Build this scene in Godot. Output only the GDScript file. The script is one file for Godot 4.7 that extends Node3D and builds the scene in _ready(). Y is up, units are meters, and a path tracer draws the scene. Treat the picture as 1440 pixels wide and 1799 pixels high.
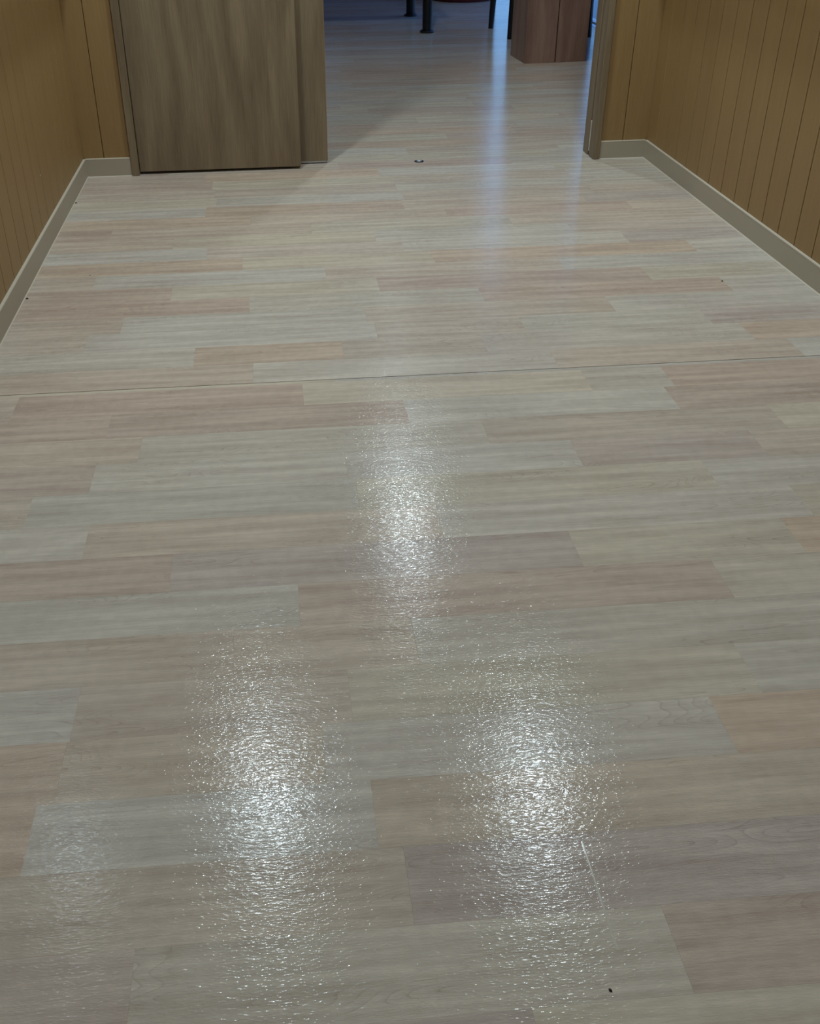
extends Node3D
# A waxed wood-look floor in a panelled corridor, a half-open sliding door and a dim day room beyond it.

const XL := -0.647        # face of the left baseboard
const XR := 1.327         # face of the right baseboard
const ZB := -3.679        # face of the baseboards beside the door
const WALL_BACK := -3.804 # room side of the wall that holds the door
const HB := 0.06          # baseboard height
const CEIL := 2.4
const SEAM := -1.96
const FLOOR_END := -3.76

var M := {}
var rng := RandomNumberGenerator.new()
var taken := {}

# ------------------------------------------------------------------ helpers
func mb() -> SurfaceTool:
	var st := SurfaceTool.new()
	st.begin(Mesh.PRIMITIVE_TRIANGLES)
	return st

func quad(st: SurfaceTool, a: Vector3, b: Vector3, c: Vector3, d: Vector3, outward: Vector3) -> void:
	# two triangles, turned so that the front looks along outward
	var n := (c - a).cross(b - a)
	if n.dot(outward) < 0.0:
		var t := b
		b = d
		d = t
		n = -n
	n = n.normalized()
	for p in [a, b, c, a, c, d]:
		st.set_normal(n)
		st.set_uv(Vector2(p.x + p.z * 0.31, p.y))
		st.add_vertex(p)

func box(st: SurfaceTool, lo: Vector3, hi: Vector3, bevel := 0.0) -> void:
	var c := (lo + hi) * 0.5
	var h := (hi - lo) * 0.5
	var b: float = min(bevel, min(h.x, min(h.y, h.z)) * 0.9)
	var ax := [Vector3.RIGHT, Vector3.UP, Vector3.BACK]
	for i in 3:
		var u: Vector3 = ax[(i + 1) % 3] * (h[(i + 1) % 3] - b)
		var w: Vector3 = ax[(i + 2) % 3] * (h[(i + 2) % 3] - b)
		for s in [-1.0, 1.0]:
			var f: Vector3 = c + ax[i] * h[i] * s
			quad(st, f - u - w, f + u - w, f + u + w, f - u + w, ax[i] * s)
	if b <= 0.0:
		return
	for i in 3:
		var j := (i + 1) % 3
		var k := (i + 2) % 3
		for s in [-1.0, 1.0]:
			for t in [-1.0, 1.0]:
				var p: Vector3 = c + ax[i] * h[i] * s + ax[j] * (h[j] - b) * t
				var q: Vector3 = c + ax[i] * (h[i] - b) * s + ax[j] * h[j] * t
				var e: Vector3 = ax[k] * (h[k] - b)
				quad(st, p - e, p + e, q + e, q - e, ax[i] * s + ax[j] * t)
	for sx in [-1.0, 1.0]:
		for sy in [-1.0, 1.0]:
			for sz in [-1.0, 1.0]:
				var p0: Vector3 = c + Vector3(h.x * sx, (h.y - b) * sy, (h.z - b) * sz)
				var p1: Vector3 = c + Vector3((h.x - b) * sx, h.y * sy, (h.z - b) * sz)
				var p2: Vector3 = c + Vector3((h.x - b) * sx, (h.y - b) * sy, h.z * sz)
				tri(st, p0, p1, p2, Vector3(sx, sy, sz))

func tri(st: SurfaceTool, a: Vector3, b: Vector3, c: Vector3, outward: Vector3) -> void:
	var n := (c - a).cross(b - a)
	if n.dot(outward) < 0.0:
		var t := b
		b = c
		c = t
		n = -n
	for p in [a, b, c]:
		st.set_normal(n.normalized())
		st.set_uv(Vector2(p.x + p.z * 0.31, p.y))
		st.add_vertex(p)

func lathe(st: SurfaceTool, prof: Array, seg := 24, at := Vector3.ZERO) -> void:
	# prof: Vector2(radius, y) from bottom to top; flat facets along the profile, smooth around
	for i in prof.size() - 1:
		var p: Vector2 = prof[i]
		var q: Vector2 = prof[i + 1]
		var slope := Vector2(q.y - p.y, -(q.x - p.x)).normalized()
		for k in seg:
			var a0 := TAU * k / seg
			var a1 := TAU * (k + 1) / seg
			var v := []
			var n := []
			for e in [[p, a0], [p, a1], [q, a1], [q, a0]]:
				var r: Vector2 = e[0]
				var a: float = e[1]
				v.append(at + Vector3(r.x * cos(a), r.y, r.x * sin(a)))
				n.append(Vector3(slope.x * cos(a), slope.y, slope.x * sin(a)))
			for id in [0, 1, 2, 0, 2, 3]:
				st.set_normal(n[id])
				st.set_uv(Vector2(float(k) / seg, v[id].y))
				st.add_vertex(v[id])

func tube(st: SurfaceTool, a: Vector3, b: Vector3, ra: float, rb: float, seg := 16) -> void:
	var d := (b - a).normalized()
	var u := d.cross(Vector3.UP if absf(d.y) < 0.9 else Vector3.RIGHT).normalized()
	var w := d.cross(u)
	for k in seg:
		var c0 := u * cos(TAU * k / seg) + w * sin(TAU * k / seg)
		var c1 := u * cos(TAU * (k + 1) / seg) + w * sin(TAU * (k + 1) / seg)
		var v := [a + c0 * ra, a + c1 * ra, b + c1 * rb, b + c0 * rb]
		var n := [c0, c1, c1, c0]
		for id in [0, 2, 1, 0, 3, 2]:
			st.set_normal(n[id])
			st.set_uv(Vector2(float(k) / seg, 0))
			st.add_vertex(v[id])
		tri(st, a, v[0], v[1], -d)
		tri(st, b, v[3], v[2], d)

func numbered(called: String) -> String:
	var n: int = taken.get(called, 0)
	taken[called] = n + 1
	return called if n == 0 else "%s_%03d" % [called, n]

func obj(called: String, st: SurfaceTool, material: Material, parent: Node = null) -> MeshInstance3D:
	var o := MeshInstance3D.new()
	o.name = called if parent else numbered(called)
	o.mesh = st.commit()
	o.material_override = material
	o.cast_shadow = GeometryInstance3D.SHADOW_CASTING_SETTING_ON
	(parent if parent else self).add_child(o, true)
	return o

func boxpart(called: String, lo: Vector3, hi: Vector3, bevel: float, material: Material, parent: Node = null) -> MeshInstance3D:
	var st := mb()
	box(st, lo, hi, bevel)
	return obj(called, st, material, parent)

func thing(called: String, label: String, category: String, at := Vector3.ZERO, turn := 0.0, group := "") -> Node3D:
	var o := Node3D.new()
	o.name = numbered(called)
	add_child(o)
	o.position = at
	o.rotation.y = turn
	tag(o, label, category, group)
	return o

func tag(o: Node, label: String, category: String, group := "", kind := "") -> void:
	o.set_meta("label", label)
	o.set_meta("category", category)
	if group:
		o.set_meta("group", group)
	if kind:
		o.set_meta("kind", kind)

func struct(called: String, label: String, category: String) -> Node3D:
	var o := thing(called, label, category)
	o.set_meta("kind", "structure")
	return o

func mat(color: Color, rough: float, spec := 0.5) -> StandardMaterial3D:
	var m := StandardMaterial3D.new()
	m.albedo_color = color
	m.roughness = rough
	m.metallic_specular = spec
	return m

func c8(r: int, g: int, b: int) -> Color:
	return Color(r / 255.0, g / 255.0, b / 255.0)

# ------------------------------------------------------------------ textures
func tex(im: Image) -> ImageTexture:
	im.generate_mipmaps()
	return ImageTexture.create_from_image(im)

func fnl(sd: int, freq: float, oct := 1) -> FastNoiseLite:
	var n := FastNoiseLite.new()
	n.seed = sd
	n.noise_type = FastNoiseLite.TYPE_SIMPLEX_SMOOTH
	n.frequency = freq
	n.fractal_type = FastNoiseLite.FRACTAL_FBM if oct > 1 else FastNoiseLite.FRACTAL_NONE
	n.fractal_octaves = oct
	return n

func maple_image() -> Image:
	# 1.3 m along the grain by 1.0 m across it: faint streaks, soft bands, thin dark growth lines
	var w := 1024
	var h := 2048
	var fine := fnl(11, 1.0, 2)
	var soft := fnl(12, 1.0, 3)
	var ring := fnl(13, 1.0, 2)
	var where := fnl(14, 1.0)
	var curl := fnl(15, 1.0, 2)
	var data := PackedByteArray()
	data.resize(w * h * 3)
	var i := 0
	for y in h:
		var v := float(y) / h
		for x in w:
			var u := 1.3 * float(x) / w
			var f := fine.get_noise_2d(u * 14.0, v * 480.0)
			var s := soft.get_noise_2d(u * 2.4, v * 38.0)
			var r := ring.get_noise_2d(u * 2.2 + 7.0, v * 13.0)
			var msk := clampf(where.get_noise_2d(u * 2.5 + 31.0, v * 9.0) * 2.2 - 0.3, 0.0, 1.0)
			var k := r * 9.0
			k = k - floorf(k)
			var line := exp(-k * k * 90.0) * 0.8 + (1.0 - k) * 0.25
			var q := curl.get_noise_2d(u * 38.0, v * 30.0)
			var dark := 0.045 * f + 0.09 * s - 0.10 * line * msk + 0.022 * q
			var c := 0.93 + dark
			var warm := clampf(-dark, 0.0, 0.3)
			data[i] = int(clampf(c + warm * 0.18, 0.0, 1.0) * 255.0)
			data[i + 1] = int(clampf(c, 0.0, 1.0) * 255.0)
			data[i + 2] = int(clampf(c - warm * 0.06, 0.0, 1.0) * 255.0)
			i += 3
	return Image.create_from_data(w, h, false, Image.FORMAT_RGB8, data)

func emboss_image() -> Image:
	# the pressed grain of the vinyl: short ridges along x over a finer pebble
	var a := fnl(21, 0.17, 2).get_image(820, 2048, false, false, false)
	var b := fnl(22, 0.3, 2).get_image(1500, 2048, false, false, false)
	var c := fnl(23, 0.07, 2).get_image(700, 2048, false, false, false)
	for im in [a, b, c]:
		im.convert(Image.FORMAT_RF)
		im.resize(2048, 2048, Image.INTERPOLATE_CUBIC)
	var fa: PackedFloat32Array = a.get_data().to_float32_array()
	var fb: PackedFloat32Array = b.get_data().to_float32_array()
	var fc: PackedFloat32Array = c.get_data().to_float32_array()
	for i in fa.size():
		fa[i] = maxf(0.0, fa[i] - 0.46) * 1.4 + maxf(0.0, fb[i] - 0.52) * 0.45 + fc[i] * 0.8
	var out := Image.create_from_data(2048, 2048, false, Image.FORMAT_RF, fa.to_byte_array())
	out.bump_map_to_normal_map(1.0)
	return out

func grain_image(sd: int, fine_amount: float, band_amount: float, warm: float) -> Image:
	# grain that runs up the picture: 1 m wide, 2 m high
	var w := 1024
	var h := 512
	var fine := fnl(sd, 1.0, 2)
	var band := fnl(sd + 1, 1.0, 2)
	var mid := fnl(sd + 2, 1.0)
	var data := PackedByteArray()
	data.resize(w * h * 3)
	var i := 0
	for y in h:
		var v := 2.0 * float(y) / h
		for x in w:
			var u := float(x) / w
			var d := fine.get_noise_2d(u * 300.0, v * 9.0) * fine_amount
			d += band.get_noise_2d(u * 12.0 + 0.35 * mid.get_noise_2d(u * 3.0, v * 1.5), v * 1.3) * band_amount
			d += mid.get_noise_2d(u * 75.0, v * 2.5) * fine_amount * 0.35
			var c := 0.9 + d
			data[i] = int(clampf(c - d * warm, 0.0, 1.0) * 255.0)
			data[i + 1] = int(clampf(c, 0.0, 1.0) * 255.0)
			data[i + 2] = int(clampf(c + d * warm * 0.3, 0.0, 1.0) * 255.0)
			i += 3
	return Image.create_from_data(w, h, false, Image.FORMAT_RGB8, data)

func grained(color: Color, image: Texture2D, rough: float, spec := 0.5) -> StandardMaterial3D:
	var m := mat(color, rough, spec)
	m.albedo_texture = image
	m.uv1_triplanar = true
	m.uv1_world_triplanar = true
	m.uv1_scale = Vector3(1.0, 0.5, 1.0)
	m.uv1_triplanar_sharpness = 8.0
	return m

# ------------------------------------------------------------------ materials
func materials() -> void:
	var f := mat(Color.WHITE, 0.13, 0.28)
	f.vertex_color_use_as_albedo = true
	f.albedo_texture = tex(maple_image())
	f.normal_enabled = true
	f.normal_texture = ImageTexture.create_from_image(emboss_image())
	f.normal_scale = 0.44
	M.floor = f
	var wall_tex := tex(grain_image(41, 0.04, 0.02, 0.2))
	M.panel = grained(c8(166, 133, 85), wall_tex, 0.5)
	var door_tex := tex(grain_image(51, 0.08, 0.13, 0.12))
	M.door = grained(c8(141, 122, 96), door_tex, 0.45)
	M.pillar = grained(c8(154, 120, 102), door_tex, 0.45)
	M.base = mat(c8(170, 160, 141), 0.5)
	M.caulk = mat(c8(200, 190, 172), 0.5)
	M.white = mat(c8(226, 224, 218), 0.7)
	M.dark = mat(c8(38, 32, 30), 0.8)
	M.under = mat(c8(120, 108, 96), 0.8)
	M.black = mat(c8(16, 16, 18), 0.4)
	M.maroon = mat(c8(104, 38, 40), 0.75)
	M.mauve = mat(c8(100, 52, 66), 0.8)
	M.table = grained(c8(170, 140, 112), door_tex, 0.4)
	M.rail = grained(c8(150, 106, 70), door_tex, 0.4)
	M.steel = mat(c8(170, 176, 182), 0.3)
	M.steel.metallic = 0.9
	M.alu = mat(c8(205, 208, 212), 0.35)
	M.alu.metallic = 0.6
	M.rubber = mat(c8(210, 208, 200), 0.6)
	M.glass = mat(Color(0.85, 0.95, 0.97, 0.12), 0.02)
	M.glass.transparency = BaseMaterial3D.TRANSPARENCY_ALPHA
	M.blind = mat(c8(150, 152, 166), 0.9)
	M.blind.backlight_enabled = true
	M.blind.backlight = Color(0.16, 0.16, 0.16)
	M.paving = mat(c8(176, 190, 188), 0.9)
	M.crumb = mat(c8(48, 38, 30), 0.9)
	M.plaster = mat(c8(230, 224, 210), 0.9)
	M.lamp = mat(c8(240, 240, 236), 0.6)
	M.lamp.emission_enabled = true
	M.lamp.emission = Color(0.89, 0.965, 1.0)
	M.lamp.emission_energy_multiplier = 4.0

# ------------------------------------------------------------------ floor
var tones := {}

func plank(parent: Node, x0: float, x1: float, z0: float, z1: float, tone: String) -> void:
	# one strip of the floor, z0 the far edge; its own tone and its own piece of the maple picture
	var st := mb()
	var g := 0.00004
	var b := 0.00012
	var d := 0.00004
	var t: Color = tones[tone]
	var j := rng.randf_range(-0.012, 0.012)
	var jr := rng.randf_range(-0.005, 0.005)
	t = Color(t.r + j + jr, t.g + j, t.b + j - jr).srgb_to_linear()
	var lu := (x1 - x0) / 1.3
	var lv := z1 - z0
	var u0 := rng.randf_range(0.0, maxf(0.001, 1.0 - lu))
	var v0 := rng.randf_range(0.0, 1.0 - lv)
	var a := [Vector3(x0 + g + b, 0, z0 + g + b), Vector3(x1 - g - b, 0, z0 + g + b), Vector3(x1 - g - b, 0, z1 - g - b), Vector3(x0 + g + b, 0, z1 - g - b)]
	var e := [Vector3(x0 + g, -d, z0 + g), Vector3(x1 - g, -d, z0 + g), Vector3(x1 - g, -d, z1 - g), Vector3(x0 + g, -d, z1 - g)]
	var k := [Vector3(x0 + g, -0.004, z0 + g), Vector3(x1 - g, -0.004, z0 + g), Vector3(x1 - g, -0.004, z1 - g), Vector3(x0 + g, -0.004, z1 - g)]
	var put := func(p: Vector3, n: Vector3) -> void:
		st.set_color(t)
		st.set_normal(n)
		st.set_uv(Vector2(u0 + (p.x - x0) / 1.3, v0 + (p.z - z0)))
		st.add_vertex(p)
	for id in [0, 1, 2, 0, 2, 3]:
		put.call(a[id], Vector3.UP)
	var side := [Vector3(0, 0, -1), Vector3(1, 0, 0), Vector3(0, 0, 1), Vector3(-1, 0, 0)]
	for s in 4:
		var n2 := (s + 1) % 4
		var nb: Vector3 = (side[s] * 0.45 + Vector3.UP).normalized()
		for p in [e[s], e[n2], a[n2], e[s], a[n2], a[s]]:
			put.call(p, nb)
		for p in [k[s], k[n2], e[n2], k[s], e[n2], e[s]]:
			put.call(p, side[s])
	obj("plank", st, M.floor, parent)

func strip_row(parent: Node, x_lo: float, x_hi: float, z0: float, z1: float, ends: Array, kinds: Array) -> void:
	var xs := [x_lo]
	for e in ends:
		if e > x_lo + 0.02 and e < x_hi - 0.02:
			xs.append(e)
	xs.append(x_hi)
	for i in xs.size() - 1:
		plank(parent, xs[i], xs[i + 1], z0, z1, kinds[min(i, kinds.size() - 1)])

func build_floor() -> void:
	tones = {
		"P": c8(203, 184, 168), "D": c8(207, 191, 174), "C": c8(210, 198, 179), "W": c8(209, 199, 186),
		"G": c8(206, 196, 182), "M": c8(201, 186, 174), "O": c8(209, 188, 168),
	}
	var keys := ["D", "C", "G", "P", "W", "D", "O", "C", "G", "D"]
	rng.seed = 77
	var fl := struct("floor", "glossy waxed maple plank floor of the corridor", "floor")
	boxpart("underlay", Vector3(XL - 0.02, -0.06, FLOOR_END + 0.001), Vector3(XR + 0.02, -0.0035, 2.2), 0.0, M.under, fl)
	# near sheet: rows of 100 mm counted back from z = -0.047; read off the photograph from z = -0.447 on
	var near := {
		5: [[-0.4, 0.2, 0.75], ["D", "M", "C", "D"]],
		6: [[-0.186, 0.36, 0.98], ["M", "G", "P", "D"]],
		7: [[-0.5, 0.10, 0.72], ["O", "D", "M", "P"]],
		8: [[-0.32, 0.073, 0.68], ["O", "W", "D", "G"]],
		9: [[-0.30, 0.02, 0.526, 1.1], ["O", "D", "W", "O", "D"]],
		10: [[-0.297, 0.06, 0.60, 1.15], ["W", "D", "C", "G", "D"]],
		11: [[-0.095, 0.16, 0.80], ["D", "D", "G", "W"]],
		12: [[0.0, 0.643, 1.2], ["G", "P", "C", "D"]],
		13: [[-0.195, 0.443, 0.80], ["P", "M", "C", "O"]],
		14: [[-0.339, 0.24, 0.86], ["W", "D", "W", "C"]],
		15: [[-0.45, 0.112, 0.74, 1.2], ["D", "G", "C", "W", "G"]],
		16: [[-0.355, 0.10, 0.525, 0.87], ["P", "G", "W", "M", "D"]],
		17: [[-0.28, 0.374, 0.95], ["D", "G", "D", "C"]],
		18: [[-0.35, 0.235, 0.775], ["P", "P", "W", "P"]],
		19: [[-0.55, 0.033, 0.627, 0.80], ["D", "P", "C", "G", "P"]],
	}
	for k in range(-21, 20):
		var z1 := -0.047 - 0.1 * (k - 1)
		var z0 := z1 - 0.1
		if near.has(k):
			strip_row(fl, XL, XR, z0, z1, near[k][0], near[k][1])
		elif k >= 0:
			var o := rng.randf_range(-0.6, 0.0)
			var ks := []
			for i in 5:
				ks.append(keys[rng.randi() % 10])
			strip_row(fl, XL, XR, z0, z1, [o, o + 0.6, o + 1.22, o + 1.8], ks)
	# behind the camera the strips go on as one bare sheet
	boxpart("floor_sheet", Vector3(XL, -0.0035, 0.153), Vector3(XR, -0.0005, 2.2), 0.0, mat(c8(198, 184, 164), 0.25), fl)
	# thin leftover strip along the joint of the two sheets
	plank(fl, XL, 0.1, SEAM + 0.0012, -1.947, "C")
	plank(fl, 0.1, XR, SEAM + 0.0012, -1.947, "W")
	var far := {
		1: [[-0.07, 0.586, 1.13], ["D", "W", "D", "W"]],
		2: [[-0.20, 0.13, 0.45, 1.06], ["W", "O", "D", "W", "O"]],
		3: [[-0.45, 0.215, 0.56, 1.0], ["D", "W", "D", "G", "M"]],
		4: [[-0.38, 0.2, 0.8], ["D", "G", "D", "W"]],
		5: [[-0.08, 0.5, 1.13], ["P", "G", "P", "W"]],
		6: [[-0.278, 0.25, 0.955], ["P", "C", "P", "C"]],
		7: [[-0.484, 0.12, 0.755], ["D", "W", "D", "W"]],
		8: [[-0.1, 0.42, 1.15], ["O", "C", "O", "W"]],
		9: [[-0.2, 0.35, 0.99], ["W", "D", "W", "M"]],
		10: [[-0.3, 0.28, 0.86], ["D", "C", "G", "D"]],
		11: [[-0.49, 0.10, 0.70], ["P", "D", "C", "D"]],
		12: [[-0.08, 0.52, 1.1], ["O", "D", "P", "D"]],
		13: [[-0.22, 0.4, 0.98], ["W", "O", "D", "M"]],
	}
	for k in range(1, 19):
		var z1 := SEAM - 0.1 * (k - 1)
		var z0 := z1 - 0.1
		if k == 1:
			z1 -= 0.0012
		if far.has(k):
			strip_row(fl, XL, XR, z0, z1, far[k][0], far[k][1])
		else:
			var o := rng.randf_range(-0.6, 0.0)
			var ks := []
			for i in 5:
				ks.append(keys[rng.randi() % 10])
			strip_row(fl, XL, XR, z0, z1, [o, o + 0.6, o + 1.22, o + 1.8], ks)
	# a crease pressed into the vinyl, running towards the door
	var cr := mb()
	for i in 8:
		var za := lerpf(-0.735, -0.600, i / 8.0)
		var zc := lerpf(-0.735, -0.600, (i + 1) / 8.0)
		var ha := 0.0004 * sin(PI * clampf(i / 8.0, 0.02, 0.98))
		var hc := 0.0004 * sin(PI * clampf((i + 1) / 8.0, 0.02, 0.98))
		var pts := [Vector3(-0.0012, 0, 0), Vector3(-0.0004, 1, 0), Vector3(0.0004, 1, 0), Vector3(0.0012, 0, 0)]
		for s in 3:
			var p: Vector3 = pts[s]
			var q: Vector3 = pts[s + 1]
			quad(cr, Vector3(0.3 + p.x, p.y * ha, za), Vector3(0.3 + q.x, q.y * ha, za), Vector3(0.3 + q.x, q.y * hc, zc), Vector3(0.3 + p.x, p.y * hc, zc), Vector3.UP)
	var cro := obj("crease", cr, mat(c8(198, 190, 178), 0.2), fl)
	cro.set_meta("label", "thin pale crease in the vinyl")

	var f2 := struct("floor", "maple plank floor of the dim room beyond the doorway", "floor")
	boxpart("underlay", Vector3(-3.0, -0.06, -9.1), Vector3(2.06, -0.0035, FLOOR_END), 0.0, M.under, f2)
	for k in 52:
		var z1 := FLOOR_END - 0.1 * k
		var o := rng.randf_range(-3.4, -2.8)
		var xs := []
		var ks := []
		while o < 2.06:
			o += rng.randf_range(0.95, 1.25) if k > 12 else rng.randf_range(0.56, 0.66)
			if k <= 12 and o < -0.9:
				continue
			xs.append(o)
			ks.append(keys[rng.randi() % 10])
		ks.append("D")
		strip_row(f2, -0.9 if k <= 12 else -3.0, 2.06, z1 - 0.1, z1 - (0.0015 if k == 0 else 0.0), xs, ks)
	boxpart("floor_sheet", Vector3(-3.0, -0.0035, -5.06), Vector3(-0.9005, 0.0, FLOOR_END), 0.0, mat(c8(198, 184, 164), 0.25), f2)

# ------------------------------------------------------------------ walls
func board_row_z(parent: Node, x_face: float, x_back: float, z_first: float, z_last: float, y0: float, y1: float) -> void:
	# upright boards 100 mm wide along z
	var z := z_first
	while z < z_last - 0.01:
		var w: float = min(0.0997, z_last - z)
		var lo := Vector3(min(x_face, x_back), y0, z + 0.0016)
		var hi := Vector3(max(x_face, x_back), y1, z + w - 0.0016)
		boxpart("panel_board", lo, hi, 0.0006, M.panel, parent)
		z += 0.0997

func baseboard(called: String, label: String, a: Vector3, b: Vector3, inward: Vector3) -> void:
	# a -> b along the foot of the wall, its face on that line; inward points into the corridor
	var o := struct(called, label, "baseboard")
	var prof := [Vector2(-0.007, 0.0), Vector2(0.0, 0.0), Vector2(0.0, HB - 0.0016), Vector2(-0.0012, HB), Vector2(-0.007, HB)]
	var st := mb()
	for i in prof.size():
		var p: Vector2 = prof[i]
		var q: Vector2 = prof[(i + 1) % prof.size()]
		var out := inward * (q.y - p.y) - Vector3.UP * (q.x - p.x)
		quad(st, a + inward * p.x + Vector3.UP * p.y, b + inward * p.x + Vector3.UP * p.y, b + inward * q.x + Vector3.UP * q.y, a + inward * q.x + Vector3.UP * q.y, out)
	obj("board", st, M.base, o)
	var cap := mb()
	var cp := [Vector2(0.0, HB - 0.0016), Vector2(0.0006, HB - 0.0008), Vector2(-0.0002, HB + 0.0012), Vector2(-0.0075, HB + 0.0014)]
	for i in 3:
		var p: Vector2 = cp[i]
		var q: Vector2 = cp[i + 1]
		quad(cap, a + inward * p.x + Vector3.UP * p.y, b + inward * p.x + Vector3.UP * p.y, b + inward * q.x + Vector3.UP * q.y, a + inward * q.x + Vector3.UP * q.y, inward + Vector3.UP)
	obj("top_lip", cap, M.caulk, o).set_meta("label", "pale top lip")
	var ck := mb()
	quad(ck, a + Vector3.UP * 0.0022, b + Vector3.UP * 0.0022, b + inward * 0.0022, a + inward * 0.0022, inward + Vector3.UP)
	quad(ck, a + inward * 0.0022, b + inward * 0.0022, b, a, -Vector3.UP)
	obj("caulk_line", ck, M.caulk, o).set_meta("label", "pale sealant line at the floor")

func build_walls() -> void:
	var wl := struct("wall_left", "ochre grooved panel wall on the side of the sliding door leaves", "wall")
	boxpart("backing", Vector3(XL - 0.11, 0, ZB - 0.007), Vector3(XL - 0.0155, CEIL, 2.2), 0.0, M.panel, wl)
	board_row_z(wl, XL - 0.007, XL - 0.016, ZB - 0.0065 - 0.0, 2.2, 0.0, CEIL)
	var chip := mb()
	box(chip, Vector3(XL - 0.0072, 0.186, -2.978), Vector3(XL - 0.0062, 0.191, -2.973), 0.0004)
	obj("paint_chip", chip, M.caulk, wl).set_meta("label", "tiny pale chip")
	var wr := struct("wall_right", "ochre grooved panel wall on the side of the open doorway", "wall")
	boxpart("backing", Vector3(XR + 0.0155, 0, ZB - 0.007), Vector3(XR + 0.11, CEIL, 2.2), 0.0, M.panel, wr)
	# a groove was read at z = -3.195 on this wall
	board_row_z(wr, XR + 0.007, XR + 0.016, -3.195 - 0.0997 * 4.0, 2.2, 0.0, CEIL)
	boxpart("panel_board", Vector3(XR + 0.007, 0, ZB - 0.006), Vector3(XR + 0.016, CEIL, -3.195 - 0.0997 * 4.0 - 0.0011), 0.0012, M.panel, wr)

	# the wall that holds the door: ochre boards beside the opening, plaster above it
	var wd := struct("wall_door", "ochre panel wall around the sliding door opening", "wall")
	var zf := ZB - 0.007
	boxpart("backing", Vector3(XL - 0.11, 0, WALL_BACK), Vector3(-0.492, CEIL, zf - 0.0085), 0.0, M.panel, wd)
	boxpart("backing", Vector3(1.163, 0, WALL_BACK), Vector3(XR + 0.11, CEIL, zf - 0.0085), 0.0, M.panel, wd)
	boxpart("lintel", Vector3(-0.492, 2.06, WALL_BACK), Vector3(1.163, CEIL, zf - 0.0005), 0.0, M.panel, wd)
	boxpart("panel_board", Vector3(XL - 0.0157, 0, zf - 0.009), Vector3(-0.5852, CEIL, zf), 0.0012, M.panel, wd)
	boxpart("panel_board", Vector3(-0.5832, 0, zf - 0.009), Vector3(-0.4945, CEIL, zf), 0.0012, M.panel, wd)
	boxpart("panel_board", Vector3(1.1655, 0, zf - 0.009), Vector3(1.2456, CEIL, zf), 0.0012, M.panel, wd)
	boxpart("panel_board", Vector3(1.2476, 0, zf - 0.009), Vector3(XR + 0.0157, CEIL, zf), 0.0012, M.panel, wd)

	baseboard("baseboard_left", "long beige baseboard with pale edges on the door-leaf side", Vector3(XL, 0, ZB), Vector3(XL, 0, 2.2), Vector3.RIGHT)
	baseboard("baseboard_right", "long beige baseboard with pale edges on the open-doorway side", Vector3(XR, 0, ZB), Vector3(XR, 0, 2.2), Vector3.LEFT)
	baseboard("baseboard_door_left", "short beige baseboard between corner and narrow door casing", Vector3(XL, 0, ZB), Vector3(-0.4942, 0, ZB), Vector3.BACK)
	baseboard("baseboard_door_right", "short beige baseboard between bare door jamb and corner", Vector3(1.1655, 0, ZB), Vector3(XR, 0, ZB), Vector3.BACK)

	var wb := struct("wall_behind", "pale plaster wall closing the corridor opposite the sliding door", "wall")
	boxpart("plaster", Vector3(XL - 0.11, 0, 2.2), Vector3(XR + 0.11, CEIL, 2.3), 0.0, M.plaster, wb)
	var ce := struct("ceiling", "white corridor ceiling with two round downlights", "ceiling")
	boxpart("plaster", Vector3(XL - 0.11, CEIL, WALL_BACK), Vector3(XR + 0.11, CEIL + 0.1, 2.3), 0.0, M.white, ce)

	# the room beyond
	var rl := struct("wall_room_left", "dark red side wall of the room behind the door leaves", "wall")
	boxpart("plaster", Vector3(-3.1, 0, -9.1), Vector3(-3.0, 2.5, WALL_BACK), 0.0, M.mauve, rl)
	var rn := struct("wall_room_near", "dark red wall of the dim room around the doorway", "wall")
	boxpart("plaster", Vector3(-3.1, 0, WALL_BACK), Vector3(XL - 0.11, 2.5, WALL_BACK + 0.1), 0.0, M.mauve, rn)
	boxpart("plaster", Vector3(XR + 0.11, 0, WALL_BACK), Vector3(2.16, 2.5, WALL_BACK + 0.1), 0.0, M.mauve, rn)
	boxpart("plaster", Vector3(XL - 0.11, CEIL, WALL_BACK), Vector3(XR + 0.11, 2.5, WALL_BACK + 0.001), 0.0, M.mauve, rn)
	var rc := struct("ceiling", "white ceiling of the room beyond the doorway", "ceiling")
	boxpart("plaster", Vector3(-3.1, 2.5, -9.1), Vector3(2.16, 2.6, WALL_BACK + 0.1), 0.0, M.white, rc)
	var rf := struct("wall_far", "dark red far wall of the room with a tall window", "wall")
	boxpart("plaster", Vector3(-3.1, 0, -9.1), Vector3(-1.4, 2.5, -9.0), 0.0, M.mauve, rf)
	boxpart("plaster", Vector3(-1.4, 2.1, -9.1), Vector3(0.62, 2.5, -9.0), 0.0, M.mauve, rf)
	boxpart("plaster", Vector3(-1.4, 0.0, -9.1), Vector3(0.62, 0.45, -9.0), 0.0, M.mauve, rf)
	boxpart("plaster", Vector3(0.62, 0, -9.1), Vector3(1.80, 2.5, -9.0), 0.0, M.mauve, rf)
	boxpart("plaster", Vector3(1.80, 2.25, -9.1), Vector3(2.16, 2.5, -9.0), 0.0, M.mauve, rf)
	var rr := struct("wall_room_right", "dark red side wall of the room beside tall glazing", "wall")
	boxpart("plaster", Vector3(2.06, 0, -6.2), Vector3(2.16, 2.5, WALL_BACK + 0.0), 0.0, M.mauve, rr)
	boxpart("plaster", Vector3(2.06, 2.25, -9.0), Vector3(2.16, 2.5, -6.2), 0.0, M.mauve, rr)
	window_frame("window_1", "tall clear window in the far wall of the room", Vector3(1.80, 0, -9.05), Vector3(2.06, 2.25, -9.05), false)
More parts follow.
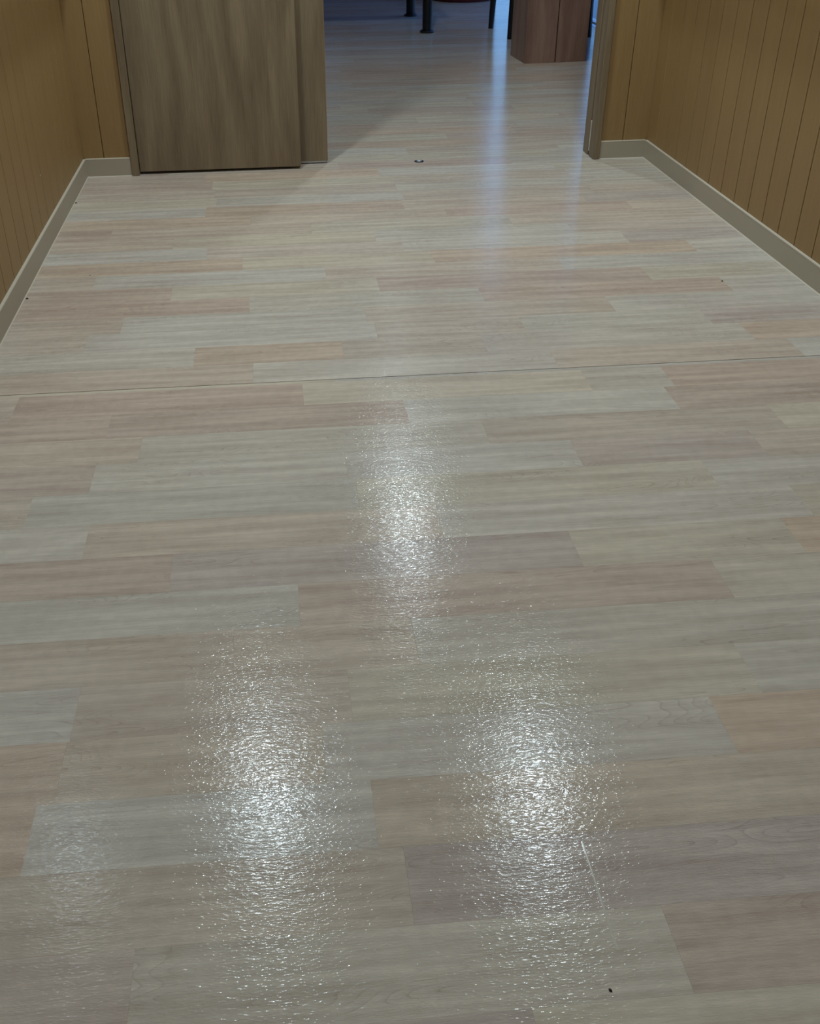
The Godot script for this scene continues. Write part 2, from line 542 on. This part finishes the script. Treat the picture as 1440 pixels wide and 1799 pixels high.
	window_frame("window_2", "tall clear window in the side wall behind the wooden pillar", Vector3(2.11, 0, -9.0), Vector3(2.11, 2.25, -6.2), true)
	var w3 := window_frame("window_3", "far window covered by a pale blind", Vector3(-1.4, 0.45, -9.05), Vector3(0.62, 2.1, -9.05), false)
	boxpart("blind", Vector3(-1.38, 0.47, -9.02), Vector3(0.60, 2.08, -9.016), 0.0, M.blind, w3).set_meta("label", "pale roller blind")
	var pv := struct("ground", "pale paving outside the far windows", "paving")
	boxpart("paving", Vector3(-12, -0.2, -30), Vector3(16, -0.06, -9.1), 0.0, M.paving, pv)
	boxpart("paving", Vector3(2.16, -0.2, -9.1), Vector3(16, -0.06, -1.0), 0.0, M.paving, pv)

func window_frame(called: String, label: String, lo: Vector3, hi: Vector3, along_z: bool) -> Node3D:
	var o := struct(called, label, "window")
	var t := Vector3(0.025, 0, 0) if along_z else Vector3(0, 0, 0.025)
	var u := Vector3(0, 0, 1) if along_z else Vector3(1, 0, 0)
	var a := lo
	var len := (hi - lo).dot(u)
	boxpart("sill", a - t, a + u * len + Vector3(0, 0.014, 0) + t, 0.002, M.alu, o)
	boxpart("head", a + Vector3(0, hi.y - lo.y - 0.04, 0) - t, a + u * len + Vector3(0, hi.y - lo.y, 0) + t, 0.002, M.alu, o)
	for k in [0.0, len - 0.04]:
		boxpart("stile", a + u * k + Vector3(0, 0.014, 0) - t, a + u * (k + 0.04) + Vector3(0, hi.y - lo.y - 0.04, 0) + t, 0.002, M.alu, o)
	boxpart("pane", a + u * 0.04 + Vector3(0, 0.014, 0) - t * 0.12, a + u * (len - 0.04) + Vector3(0, hi.y - lo.y - 0.04, 0) + t * 0.12, 0.0, M.glass, o)
	return o

# ------------------------------------------------------------------ doors
func build_doors() -> void:
	var d1 := struct("door_1", "light brown wood-grain sliding door leaf with dark gap below", "door")
	boxpart("leaf", Vector3(-0.4665, 0.009, -3.724), Vector3(0.096, 2.05, -3.690), 0.0015, M.door, d1)
	var d2 := struct("door_2", "wood-grain sliding door leaf set back behind the front leaf", "door")
	boxpart("leaf", Vector3(-0.46, 0.010, -3.786), Vector3(0.193, 2.05, -3.752), 0.0015, M.door, d2)
	boxpart("edge_trim", Vector3(0.193, 0.010, -3.785), Vector3(0.1945, 2.05, -3.753), 0.0, M.table, d2)
	boxpart("bottom_rail", Vector3(-0.45, 0.0035, -3.780), Vector3(0.188, 0.010, -3.757), 0.0, M.alu, d2).set_meta("label", "pale metal strip under the leaf")
	var t1 := struct("trim_1", "narrow wood-grain casing strip beside the front sliding door leaf", "trim")
	boxpart("casing", Vector3(-0.4937, 0.0, -3.80), Vector3(-0.468, 2.06, -3.675), 0.0015, M.door, t1)
	var t2 := struct("trim_2", "wood-grain door jamb on the open side of the doorway", "trim")
	boxpart("jamb", Vector3(1.1415, 0.0, -3.734), Vector3(1.165, 2.06, -3.674), 0.002, M.door, t2)
	boxpart("jamb", Vector3(1.1405, 0.0, -3.806), Vector3(1.163, 2.06, -3.748), 0.002, M.door, t2)
	boxpart("groove_back", Vector3(1.150, 0.0, -3.748), Vector3(1.163, 2.06, -3.734), 0.0, M.door, t2)
	boxpart("bumper_strip", Vector3(1.1425, 0.015, -3.746), Vector3(1.150, 0.12, -3.737), 0.001, M.rubber, t2).set_meta("label", "pale bumper strip in the jamb groove")
	var t3 := struct("trim_3", "wood-grain head casing over the sliding doors", "trim")
	boxpart("casing", Vector3(-0.492, 2.056, -3.80), Vector3(1.163, 2.08, -3.676), 0.0015, M.door, t3)
	# floor guide
	var g := thing("floor_guide", "small round metal door guide set in the threshold floor", "door guide", Vector3(0.5215, 0.0, -3.735))
	var st := mb()
	lathe(st, [Vector2(0.017, 0.0), Vector2(0.0165, 0.0018), Vector2(0.014, 0.0026), Vector2(0.0115, 0.0016), Vector2(0.0105, 0.0004)], 24)
	obj("flange", st, M.black, g)
	var s2 := mb()
	lathe(s2, [Vector2(0.0105, 0.0003), Vector2(0.0095, 0.0036), Vector2(0.007, 0.0046), Vector2(0.0, 0.0048)], 20)
	obj("pin", s2, M.alu, g)

# ------------------------------------------------------------------ lamps and rails
func downlight(label: String, at: Vector3, energy: float, color: Color, group := "") -> void:
	var o := thing("ceiling_light", label, "ceiling light", at, 0.0, group)
	var st := mb()
	lathe(st, [Vector2(0.068, -0.002), Vector2(0.075, -0.006), Vector2(0.082, -0.004), Vector2(0.084, 0.0)], 32)
	obj("trim_ring", st, M.white, o)
	var d := mb()
	lathe(d, [Vector2(0.0, -0.0015), Vector2(0.068, -0.0015)], 32)
	lathe(d, [Vector2(0.068, -0.0005), Vector2(0.0, -0.0005)], 32)
	obj("lamp_diffuser", d, M.lamp, o)
	var l := SpotLight3D.new()
	l.name = "lamp"
	l.light_energy = energy
	l.light_color = color
	l.light_size = 0.065
	l.spot_angle = 80.0
	l.spot_angle_attenuation = 0.6
	l.spot_range = 20.0
	l.spot_attenuation = 2.0
	l.shadow_enabled = true
	l.position = Vector3(0, -0.08, 0)
	l.rotation_degrees.x = -90.0
	o.add_child(l)

func wall_lamp(label: String, at: Vector3, energy: float, color: Color) -> void:
	# a small globe on a bracket
	var o := thing("wall_lamp", label, "wall lamp", at)
	var st := mb()
	var prof := []
	for i in 11:
		var a := -PI / 2 + PI * i / 10.0
		prof.append(Vector2(maxf(0.0, 0.032 * cos(a)), 0.032 * sin(a)))
	lathe(st, prof, 20)
	obj("lamp_globe", st, M.lamp, o)
	boxpart("wall_plate", Vector3(-0.0885, -0.04, -0.03), Vector3(-0.078, 0.04, 0.03), 0.003, M.steel, o)
	var b := mb()
	tube(b, Vector3(-0.08, 0, 0), Vector3(-0.028, 0, 0), 0.008, 0.008, 12)
	obj("arm", b, M.steel, o)
	var l := OmniLight3D.new()
	l.name = "lamp"
	l.light_energy = energy
	l.light_color = color
	l.light_size = 0.03
	l.omni_range = 20.0
	l.omni_attenuation = 2.0
	l.shadow_enabled = true
	o.add_child(l)

func handrail(label: String, x_wall: float, dir: float) -> void:
	var o := thing("handrail", label, "handrail", Vector3(x_wall, 0.8, 0))
	var st := mb()
	tube(st, Vector3(dir * 0.065, 0, -3.60), Vector3(dir * 0.065, 0, 2.0), 0.019, 0.019, 20)
	obj("rail", st, M.rail, o)
	for z in [-3.2, -2.0, -0.8, 0.4, 1.6]:
		var b := mb()
		tube(b, Vector3(0, -0.06, z), Vector3(dir * 0.05, -0.055, z), 0.008, 0.008, 10)
		tube(b, Vector3(dir * 0.05, -0.058, z), Vector3(dir * 0.065, -0.016, z), 0.008, 0.008, 10)
		obj("bracket", b, M.steel, o)

# ------------------------------------------------------------------ furniture in the room beyond
func build_furniture() -> void:
	var p := struct("pillar", "brown wood-clad square pillar with dark seam beyond the doorway", "pillar")
	p.position = Vector3(1.500, 0, -5.665)
	p.rotation.y = deg_to_rad(3.0)
	boxpart("core", Vector3(-0.155, 0, -0.27), Vector3(0.155, 2.5, -0.035), 0.0, M.pillar, p)
	boxpart("panel", Vector3(-0.165, 0, -0.036), Vector3(-0.0025, 2.5, 0.0), 0.001, M.pillar, p)
	boxpart("panel", Vector3(0.0025, 0, -0.036), Vector3(0.165, 2.5, 0.0), 0.001, M.pillar, p)
	boxpart("side_panel", Vector3(-0.165, 0, -0.28), Vector3(-0.155, 2.5, -0.0365), 0.001, M.pillar, p)
	boxpart("side_panel", Vector3(0.155, 0, -0.28), Vector3(0.165, 2.5, -0.0365), 0.001, M.pillar, p)

	var t := thing("table", "table on black tubular legs in the room beyond the door", "table", Vector3(0.39, 0, -7.24))
	boxpart("table_top", Vector3(-0.72, 0.68, -0.48), Vector3(0.68, 0.71, 0.48), 0.004, M.table, t)
	for s in [Vector2(0.602, 0.39), Vector2(0.599, -0.39), Vector2(-0.602, 0.39), Vector2(-0.602, -0.39)]:
		var st := mb()
		lathe(st, [Vector2(0.0, 0.0), Vector2(0.044, 0.0), Vector2(0.045, 0.008), Vector2(0.040, 0.013), Vector2(0.0305, 0.016), Vector2(0.0305, 0.68), Vector2(0.0, 0.68)], 24, Vector3(s.x, 0, s.y))
		obj("leg", st, M.black, t)

	var c := thing("chair", "dark red chair with slim black legs behind the wooden pillar", "chair", Vector3(1.665, 0, -6.72))
	boxpart("seat", Vector3(-0.25, 0.40, -0.24), Vector3(0.25, 0.47, 0.25), 0.02, M.maroon, c)
	boxpart("backrest", Vector3(-0.24, 0.52, 0.215), Vector3(0.24, 0.86, 0.25), 0.012, M.maroon, c)
	for s in [Vector2(-0.23, 0.225), Vector2(0.245, 0.23), Vector2(-0.255, -0.23), Vector2(0.245, -0.23)]:
		var st := mb()
		tube(st, Vector3(s.x, 0, s.y), Vector3(s.x * 0.94, 0.41, s.y * 0.92), 0.016, 0.022, 10)
		if s.y > 0:
			tube(st, Vector3(s.x * 0.94, 0.41, s.y * 0.92), Vector3(s.x * 0.94, 0.60, s.y * 1.0), 0.018, 0.014, 10)
		obj("leg", st, M.black, c)

	var b := thing("ottoman", "low round dark red ottoman near the far wall", "ottoman", Vector3(1.50, 0, -8.50))
	var so := mb()
	lathe(so, [Vector2(0.0, 0.0), Vector2(0.22, 0.0), Vector2(0.245, 0.02), Vector2(0.25, 0.30), Vector2(0.235, 0.36), Vector2(0.19, 0.385), Vector2(0.0, 0.39)], 36)
	obj("cushion", so, M.maroon, b)
	var sp := mb()
	lathe(sp, [Vector2(0.246, 0.275), Vector2(0.254, 0.28), Vector2(0.254, 0.29), Vector2(0.248, 0.295)], 36)
	obj("piping", sp, M.dark, b)

func crumb(label: String, at: Vector3, r: float) -> void:
	var st := mb()
	var pts := []
	for k in 6:
		var a := TAU * k / 6.0
		pts.append(Vector3(cos(a) * r * rng.randf_range(0.7, 1.3), 0.0002, sin(a) * r * rng.randf_range(0.7, 1.3)))
	var top := Vector3(0, r * 0.9, 0)
	for k in 6:
		tri(st, pts[k], pts[(k + 1) % 6], top, pts[k] + Vector3(0, r, 0))
		tri(st, pts[k], pts[(k + 1) % 6], Vector3(0, 0.0001, 0), Vector3.DOWN)
	var o := obj("crumb", st, M.crumb)
	o.position = at
	tag(o, label, "crumb", "dark crumbs on the floor")

# ------------------------------------------------------------------ scene
func _ready() -> void:
	# camera
	var cam := Camera3D.new()
	cam.name = "camera"
	add_child(cam)
	cam.position = Vector3(0, 0.9313, 0)
	cam.basis = Basis.from_euler(Vector3(-0.573184, -0.075708, -0.016303))
	cam.set_frustum(0.05 * 1799.0 / 1789.135, Vector2(0.05 * 89.92 / 1789.135, 0.0), 0.05, 60.0)
	cam.current = true
	# sky and exposure
	var env := Environment.new()
	env.background_mode = Environment.BG_SKY
	var sky := Sky.new()
	var sm := ProceduralSkyMaterial.new()
	sm.sky_top_color = Color(0.34, 0.54, 0.88)
	sm.sky_horizon_color = Color(0.54, 0.77, 0.95)
	sm.ground_bottom_color = Color(0.35, 0.42, 0.45)
	sm.ground_horizon_color = Color(0.55, 0.70, 0.78)
	sm.sky_energy_multiplier = 1.0
	sm.ground_energy_multiplier = 0.8
	sky.sky_material = sm
	env.sky = sky
	env.background_energy_multiplier = 2.3
	env.tonemap_mode = Environment.TONE_MAPPER_LINEAR
	env.tonemap_exposure = 1.0
	env.sdfgi_enabled = true
	env.ssao_enabled = true
	env.ssil_enabled = true
	var we := WorldEnvironment.new()
	we.name = "environment"
	we.environment = env
	add_child(we)
	# lamps
	materials()
	var cool := Color(0.89, 0.965, 1.0)
	downlight("round ceiling downlight over the floor before the door leaves", Vector3(-0.18, CEIL, -2.90), 1.65, cool)
	downlight("round ceiling downlight over the floor before the open doorway", Vector3(0.90, CEIL, -2.80), 1.65, cool)
	downlight("round ceiling downlight in the room just past the doorway", Vector3(0.65, 2.5, -4.95), 1.25, cool)
	downlight("round ceiling downlight near the far wall of the room", Vector3(0.90, 2.5, -7.8), 0.14, cool)
	downlight("round ceiling downlight midway along the corridor", Vector3(0.35, CEIL, 0.6), 0.9, cool)
	wall_lamp("small globe lamp on the door-leaf side wall", Vector3(-0.565, 1.05, -1.61), 0.05, cool)
	build_floor()
	build_walls()
	build_doors()
	handrail("brown round handrail on the door-leaf side wall", XL - 0.007, 1.0)
	handrail("brown round handrail on the open-doorway side wall", XR + 0.007, -1.0)
	build_furniture()
	rng.seed = 5
	crumb("tiny dark crumb against the long baseboard farther from the door", Vector3(-0.640, 0, -2.517), 0.004)
	crumb("small dark crumb against the long baseboard close to the door casing", Vector3(-0.642, 0, -3.364), 0.004)
	crumb("tiny dark speck on planks a hand from the door-leaf side baseboard", Vector3(-0.504, 0, -2.671), 0.0022)
	crumb("tiny dark crumb on planks near the open-doorway side baseboard", Vector3(1.127, 0, -2.427), 0.0032)
	crumb("tiny black crumb beside the end of the pale crease", Vector3(0.280, 0, -0.558), 0.0022)
